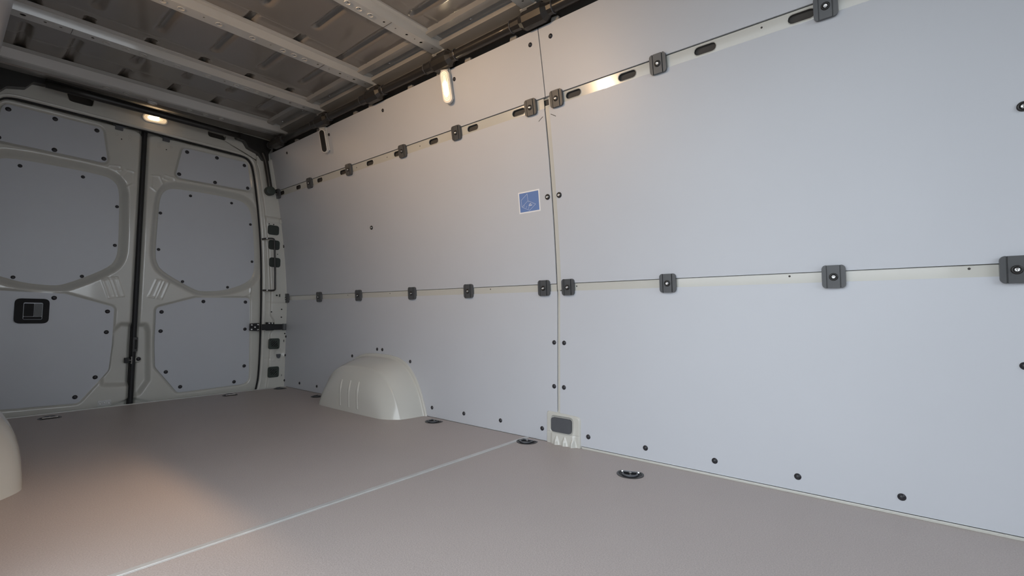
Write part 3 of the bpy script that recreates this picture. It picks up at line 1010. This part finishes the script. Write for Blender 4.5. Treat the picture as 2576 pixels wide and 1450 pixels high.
# ---- lamps ------------------------------------------------------------------
def beam_light(name, loc, energy, parent, nvec, lo, hi, face, power=1.0, upward=0.10, radius=0.012):
    """lamp bulb with the one-sided beam of its prism lens (emission depends on the direction from the bulb)"""
    L = bpy.data.lights.new(name, 'POINT')
    L.energy = energy
    L.color = WARM
    L.shadow_soft_size = radius
    L.use_nodes = True
    nt_ = L.node_tree
    em = nt_.nodes['Emission']
    g_ = nt_.nodes.new('ShaderNodeNewGeometry')
    dt = nt_.nodes.new('ShaderNodeVectorMath')
    dt.operation = 'DOT_PRODUCT'
    nv = Vector(nvec).normalized()
    dt.inputs[1].default_value = nv
    nt_.links.new(g_.outputs['Incoming'], dt.inputs[0])
    mr = nt_.nodes.new('ShaderNodeMapRange')
    mr.interpolation_type = 'SMOOTHSTEP'
    mr.inputs['From Min'].default_value = lo
    mr.inputs['From Max'].default_value = hi
    nt_.links.new(dt.outputs['Value'], mr.inputs['Value'])
    sep = nt_.nodes.new('ShaderNodeSeparateXYZ')
    nt_.links.new(g_.outputs['Incoming'], sep.inputs[0])
    m2 = nt_.nodes.new('ShaderNodeMapRange')
    m2.interpolation_type = 'SMOOTHSTEP'
    m2.inputs['From Min'].default_value = -0.02
    m2.inputs['From Max'].default_value = 0.5
    m2.inputs['To Min'].default_value = 1.0
    m2.inputs['To Max'].default_value = upward
    nt_.links.new(sep.outputs['Z'], m2.inputs['Value'])
    mu = nt_.nodes.new('ShaderNodeMath')
    mu.operation = 'MULTIPLY'
    nt_.links.new(mr.outputs['Result'], mu.inputs[0])
    nt_.links.new(m2.outputs['Result'], mu.inputs[1])
    d3 = nt_.nodes.new('ShaderNodeVectorMath')
    d3.operation = 'DOT_PRODUCT'
    d3.inputs[1].default_value = Vector(face).normalized()
    nt_.links.new(g_.outputs['Incoming'], d3.inputs[0])
    m3 = nt_.nodes.new('ShaderNodeMapRange')
    nt_.links.new(d3.outputs['Value'], m3.inputs['Value'])
    m4 = nt_.nodes.new('ShaderNodeMath')
    m4.operation = 'MULTIPLY'
    nt_.links.new(mu.outputs['Value'], m4.inputs[0])
    pw_ = nt_.nodes.new('ShaderNodeMath')
    pw_.operation = 'POWER'
    pw_.inputs[1].default_value = power
    nt_.links.new(m3.outputs['Result'], pw_.inputs[0])
    nt_.links.new(pw_.outputs['Value'], m4.inputs[1])
    nt_.links.new(m4.outputs['Value'], em.inputs['Strength'])
    o = bpy.data.objects.new(name, L)
    COL.objects.link(o)
    o.parent = parent
    o.matrix_local = Matrix.Translation(loc)
    # the light's own axes are kept parallel to the world so that the beam vector is in world terms
    return o


def lamp_geo(t, Ln, Wd, lit, vertical=True):
    a, c = ((0, -(Ln - Wd) / 2), (0, (Ln - Wd) / 2)) if vertical else ((-(Ln - Wd) / 2, 0), ((Ln - Wd) / 2, 0))
    obj('lamp_housing', merge(plate(capsule2(a, c, Wd / 2, 10), 0.018, n0=0.012)), M_LENSRIM, t, bevel=0.004, segs=3)
    ln = obj('lens', plate(capsule2(a, c, Wd / 2 - 0.006, 10), 0.006, n0=0.0155), M_LENS if lit else M_DARKLENS, t, bevel=0.003, segs=3)
    if lit:
        for k, rr in enumerate((0.72, 0.52, 0.34)):
            r_ = Wd / 2 * rr
            pth = [(x, y, 0.0160) for x, y in capsule2(tuple(np.array(a) * (0.98 - 0.06 * k)), tuple(np.array(c) * (0.98 - 0.06 * k)), r_, 8)]
            obj('lens_ridge', tube(pth, 0.0010, 6, closed=True), M_LENSRIM, ln)
        ca, cc = tuple(np.array(a) * 0.62), tuple(np.array(c) * 0.20)
        obj('glowing_core', plate(capsule2(ca, cc, Wd / 2 * 0.40, 8), 0.003, n0=0.0185), M_GLOW, t, bevel=0.001)


def turned(m, ang):
    return m @ Matrix.Rotation(ang, 4, 'Y')


LY = 1.652
lw = thing('wall_lamp', 'lit oval lamp hanging below the conduit on the right wall', 'lamp', turned(wall_frame(LY, 1.684, 0.022), math.radians(22)), 'interior lamps')
lamp_geo(lw, 0.160, 0.050, True)
obj('lamp_bracket', merge(box(-0.020, 0.020, 0.066, 0.104, -0.012, 0.006), box(-0.026, 0.026, -0.06, 0.09, -0.022, -0.006)), M_BOW, lw, bevel=0.003)
lu = thing('wall_lamp', 'unlit oval lamp with dark lens high on the right wall near the rear', 'lamp', turned(wall_frame(2.803, 1.679, 0.022), math.radians(22)), 'interior lamps')
lamp_geo(lu, 0.150, 0.046, False)
obj('lamp_bracket', merge(box(-0.020, 0.020, 0.062, 0.104, -0.012, 0.006), box(-0.026, 0.026, -0.06, 0.09, -0.022, -0.006)), M_BOW, lu, bevel=0.003)
lh = thing('header_lamp', 'lit oval lamp on the header above the rear doors', 'lamp', rear_frame(-0.022, 1.788, Y_REAR - 0.004) @ Matrix.Rotation(math.radians(4), 4, 'Z'), 'interior lamps')
lamp_geo(lh, 0.132, 0.052, True, vertical=False)


def world_light(name, parent, pos, energy, nvec, lo, hi, face, power=1.0, upward=0.10):
    o = beam_light(name, (0, 0, 0), energy, parent, nvec, lo, hi, face, power, upward)
    o.matrix_local = parent.matrix_world.inverted() @ Matrix.Translation(pos)
    return o


wl_pos = lw.matrix_world @ Vector((0, -0.005, 0.045))
world_light('lamp_bulb', lw, wl_pos, WALL_LAMP_W, (-1, 0, 0.553), -0.015, 0.05, (-0.58, 0, -1), 26.0)
hl_pos = lh.matrix_world @ Vector((0, 0, 0.045))
world_light('lamp_bulb', lh, hl_pos, HEAD_LAMP_W, (0, -1, 0.6), 0.0, 0.4, (0, -1, 0.1), 1.0, 0.7)
# assumed lamps on the unseen left wall, added to warm the right wall
for yl, nm, gain in ((1.46, 'nearer the sliding door', 2.7), (2.12, 'nearer the rear doors', 0.9)):
    ll = thing('wall_lamp', 'assumed unseen oval lamp high on the left wall, ' + nm, 'lamp',
               frame((XL - wx(1.684) + 0.012, yl, 1.684), (0, 1, 0), (0.2, 0, 1)), 'interior lamps')
    lamp_geo(ll, 0.158, 0.056, True)
    world_light('lamp_bulb', ll, ll.matrix_world @ Vector((0, 0, 0.045)), ADDED_LAMP_W * gain, (1, 0, 0.553), -0.02, 0.10, (1, 0, -0.05), 4.0, 0.45)

# ---- conduits ---------------------------------------------------------------
cd = thing('cable_conduit', 'black cable conduit running along the top of the right wall', 'conduit', Matrix.Translation((0.660, 1.6, 1.800)))
TX, TZ = 0.0, 0.0
obj('conduit_tube', tube([(0, y - 1.6, 0.0) for y in (-0.9, 0.0, 1.0, 2.0, 3.0, 3.46)], 0.0225, 16), M_CONDUIT, cd, smooth=True)
for y in (1.10, 1.66, 2.225, 2.785, 3.40, 0.54):
    g1 = tube([(0, y - 0.105 - 1.6, 0), (0, y - 0.075 - 1.6, 0.0), (0.0, y - 0.055 - 1.6, -0.004), (0.0, y + 0.040 - 1.6, -0.004), (0, y + 0.065 - 1.6, 0), (0, y + 0.12 - 1.6, 0)],
              [0.0250, 0.0258, 0.039, 0.039, 0.028, 0.0250], 10)
    obj('junction_box', g1, M_CONDUIT, cd, bevel=0.002)
    for dy in (-0.10, 0.115):
        ringp = [(0.0260 * math.cos(a), y + dy - 1.6, 0.0260 * math.sin(a)) for a in [2 * math.pi * k / 16 for k in range(16)]]
        obj('tie_band', tube(ringp, 0.0018, 5, closed=True), M_CAP, cd)
    obj('junction_foot', box(-0.012, 0.05, y - 1.6 - 0.05, y - 1.6 + 0.03, 0.0, 0.045), M_CONDUIT, cd, bevel=0.004)

ch = thing('cable_conduit', 'black cable conduit running along the header above the rear doors', 'conduit', Matrix.Translation((-0.02, 3.50, 1.795)))
zz = lambda x: 0.012 * (x / 0.7)
obj('conduit_tube', tube([(x, 0, zz(x)) for x in (-0.508, -0.3, 0.0, 0.3, 0.462)], 0.020, 12), M_BLACK, ch, smooth=True)
obj('conduit_skirt', plate([(-0.505, -0.010), (0.460, 0.006), (0.460, 0.036), (-0.505, 0.03)], 0.03, n0=-0.02), M_BLACK, ch, rear_frame(0, 0, 0), bevel=0.002)
for s, nm in ((1, 'right'), (-1, 'left')):
    cv = thing('strut_cover', 'black plastic strut cover bending down the %s rear corner pillar' % nm, 'cover', Matrix.Translation((0.70 if s > 0 else -0.773, 3.57, 1.48)), 'corner strut covers')
    plt = fillet([(-0.255, 0.322), (-0.203, 0.317), (-0.176, 0.276), (-0.109, 0.256), (-0.075, 0.210), (-0.030, 0.210), (-0.036, 0.263), (-0.012, 0.32), (-0.012, 0.365), (-0.255, 0.365)], 0.012, 3)
    plt = [(s * x, z) for x, z in plt]
    obj('corner_plate', plate(plt, 0.05, (), 0.02, lambda u, v, d: (u, -d, v)), M_BLACK, cv, bevel=0.005)
    pth = smooth_path([(-0.075 * s, -0.008, 0.265), (-0.052 * s, -0.012, 0.215), (-0.036 * s, -0.014, 0.13), (-0.022 * s, -0.016, 0.05), (-0.012 * s, -0.016, -0.009)], 2)
    obj('strut_arm', tube(pth, 0.0165, 10), M_BLACK, cv, smooth=True)
    obj('end_disc', lathe([(0.034, -0.03), (0.034, 0.006), (0.031, 0.012), (0.024, 0.014), (0.002, 0.015)], 24), M_GRILLE, cv, frame((-0.012 * s, -0.02, -0.009), (1, 0, 0), (0, 0, 1)), smooth=False)

# ---- rear corner hardware ---------------------------------------------------
gr = thing('grab_handle', 'slim black grab rod on the right rear pillar', 'grab handle', Matrix.Translation((0.70, 3.58, 0.92)))
k_ = 3.54 / 3.60
path = smooth_path([(-0.040, 0.012, 0.187), (-0.030, -0.045, 0.187), (0.015, -0.052, 0.192), (0.020, -0.052, 0.175), (0.030, -0.052, 0.0), (0.037, -0.052, -0.170), (0.037, -0.052, -0.192), (0.018, -0.052, -0.198), (-0.018, -0.045, -0.196), (-0.022, 0.012, -0.195)], 2)
obj('rod', tube(path, 0.0066, 8), M_BLACK, gr, smooth=True)
for (x, z) in ((-0.036, 0.187), (-0.022, -0.196)):
    link('bolt', dome_me, None, gr, frame((x, -0.052, z), (1, 0, 0), (0, 0, 1)))
st = thing('door_check_strap', 'black door check strap bridging the right rear door and pillar', 'door strap', Matrix.Translation((0.70, 3.58, 0.452)))
obj('door_plate', plate(fillet([(-0.098, -0.026), (-0.035, -0.030), (-0.035, 0.030), (-0.098, 0.026)], 0.004), 0.010, n0=0.022), M_RUBBER, st, rear_frame(0, 0, 0.045), bevel=0.002)
for (x, z) in ((-0.088, 0.016), (-0.088, -0.016), (-0.066, 0.0), (-0.045, 0.018), (-0.045, -0.018)):
    link('bolt', dome_me, None, st, frame((x, 0.021, z), (1, 0, 0), (0, 0, 1)))
obj('strap', plate(fillet([(-0.040, -0.022), (0.118, -0.020), (0.118, 0.022), (-0.040, 0.022)], 0.003), 0.008, n0=0.040), M_RUBBER, st, rear_frame(0, 0, 0), bevel=0.002)
obj('pillar_plate', plate(fillet([(0.0, -0.026), (0.05, -0.024), (0.05, 0.034), (0.0, 0.036)], 0.004), 0.030, n0=0.030), M_RUBBER, st, rear_frame(0, 0, 0), bevel=0.002)
for (x, z) in ((0.012, 0.028), (0.034, 0.028)):
    link('bolt', dome_me, None, st, frame((x, -0.030, z), (1, 0, 0), (0, 0, 1)))
obj('strap_roll', tube([(0.122, -0.036, -0.024), (0.122, -0.036, 0.024)], 0.014, 14), M_CLAMP, st)

# ---- base cover in the panel joint -----------------------------------------
bc = thing('joint_base_cover', 'cream base cover with dark cap at the foot of the panel joint', 'cover', frame((0.855, 1.076, 0.0), (0, -1, 0), (0, 0, 1)))


def cover_h(U, V):
    o_ = fillet([(-0.088, -0.02), (0.086, -0.02), (0.086, 0.128, 0.022), (-0.088, 0.136, 0.014)], 0.0, 5)
    d = sdf_poly(U, V, o_)
    h = -0.004 + 0.012 * (1 - sst(d, -0.008, 0.001))
    inner = fillet([(-0.062, -0.02), (0.064, -0.02), (0.060, 0.045), (0.072, 0.118), (-0.060, 0.128)], 0.015, 4)
    h += 0.009 * (1 - sst(sdf_poly(U, V, inner), -0.012, 0.002)) * sst(-V, -0.11, 0.02)
    rc = rrect(-0.007, 0.081, 0.104, 0.064, 0.014)
    h -= 0.006 * (1 - sst(sdf_poly(U, V, rc), 0.0, 0.006))
    for c in (-0.028, 0.012, 0.052):
        ww = np.clip((0.042 - V) / 0.042, 0.01, 1) * 0.016
        h += 0.011 * np.exp(-((U - c) / (ww * 0.7)) ** 2) * sst(0.042 - V, 0, 0.03)
    h -= 0.0015 * np.exp(-((V - 0.046) / 0.0015) ** 2)
    return h


relief_obj('cover_shell', relief(-0.089, 0.087, -0.004, 0.137, 0.0022, cover_h, lambda U, V, h: (U, V, h)), M_PAINT, bc)
obj('cap', plate(rrect(-0.007, 0.081, 0.100, 0.060, 0.014), 0.010, n0=0.0135), M_CAP, bc, bevel=0.003)

# ---- sticker ----------------------------------------------------------------
sk = thing('instruction_sticker', 'blue square sticker with white line drawing on the right wall', 'sticker', wall_frame(1.234, 1.064, 0.0006))
obj('sticker_border', plate(rrect(0, 0, 0.119, 0.098, 0.001, 2), 0.0005, n0=0.0004), M_STICKW, sk)
obj('sticker_field', plate(rrect(0, 0, 0.107, 0.086, 0.0005, 2), 0.0005, n0=0.0008), M_STICKB, sk)


def line2(a, b_, w=0.0008):
    return plate(capsule2(a, b_, w / 2, 2), 0.0004, n0=0.0012)


k1 = lambda x, y: ((x - 326) / 230 * 0.119, -(y - 303) / 255 * 0.098)
segs_ = [((310, 208), (240, 272)), ((240, 272), (244, 352)), ((310, 208), (314, 290)), ((244, 352), (314, 290)), ((314, 290), (394, 342)), ((394, 342), (325, 405)), ((325, 405), (244, 352)),
         ((272, 334), (264, 356)), ((296, 348), (290, 370)), ((322, 364), (312, 386)), ((318, 304), (322, 306)), ((340, 320), (345, 323)), ((364, 332), (368, 336))]
obj('line_drawing', merge(*[line2(k1(*a), k1(*c)) for a, c in segs_]), M_STICKW, sk)
obj('caption_marks', merge(line2(k1(324, 334), k1(344, 331), 0.0028), line2(k1(320, 350), k1(354, 346), 0.003)), M_STICKW, sk)
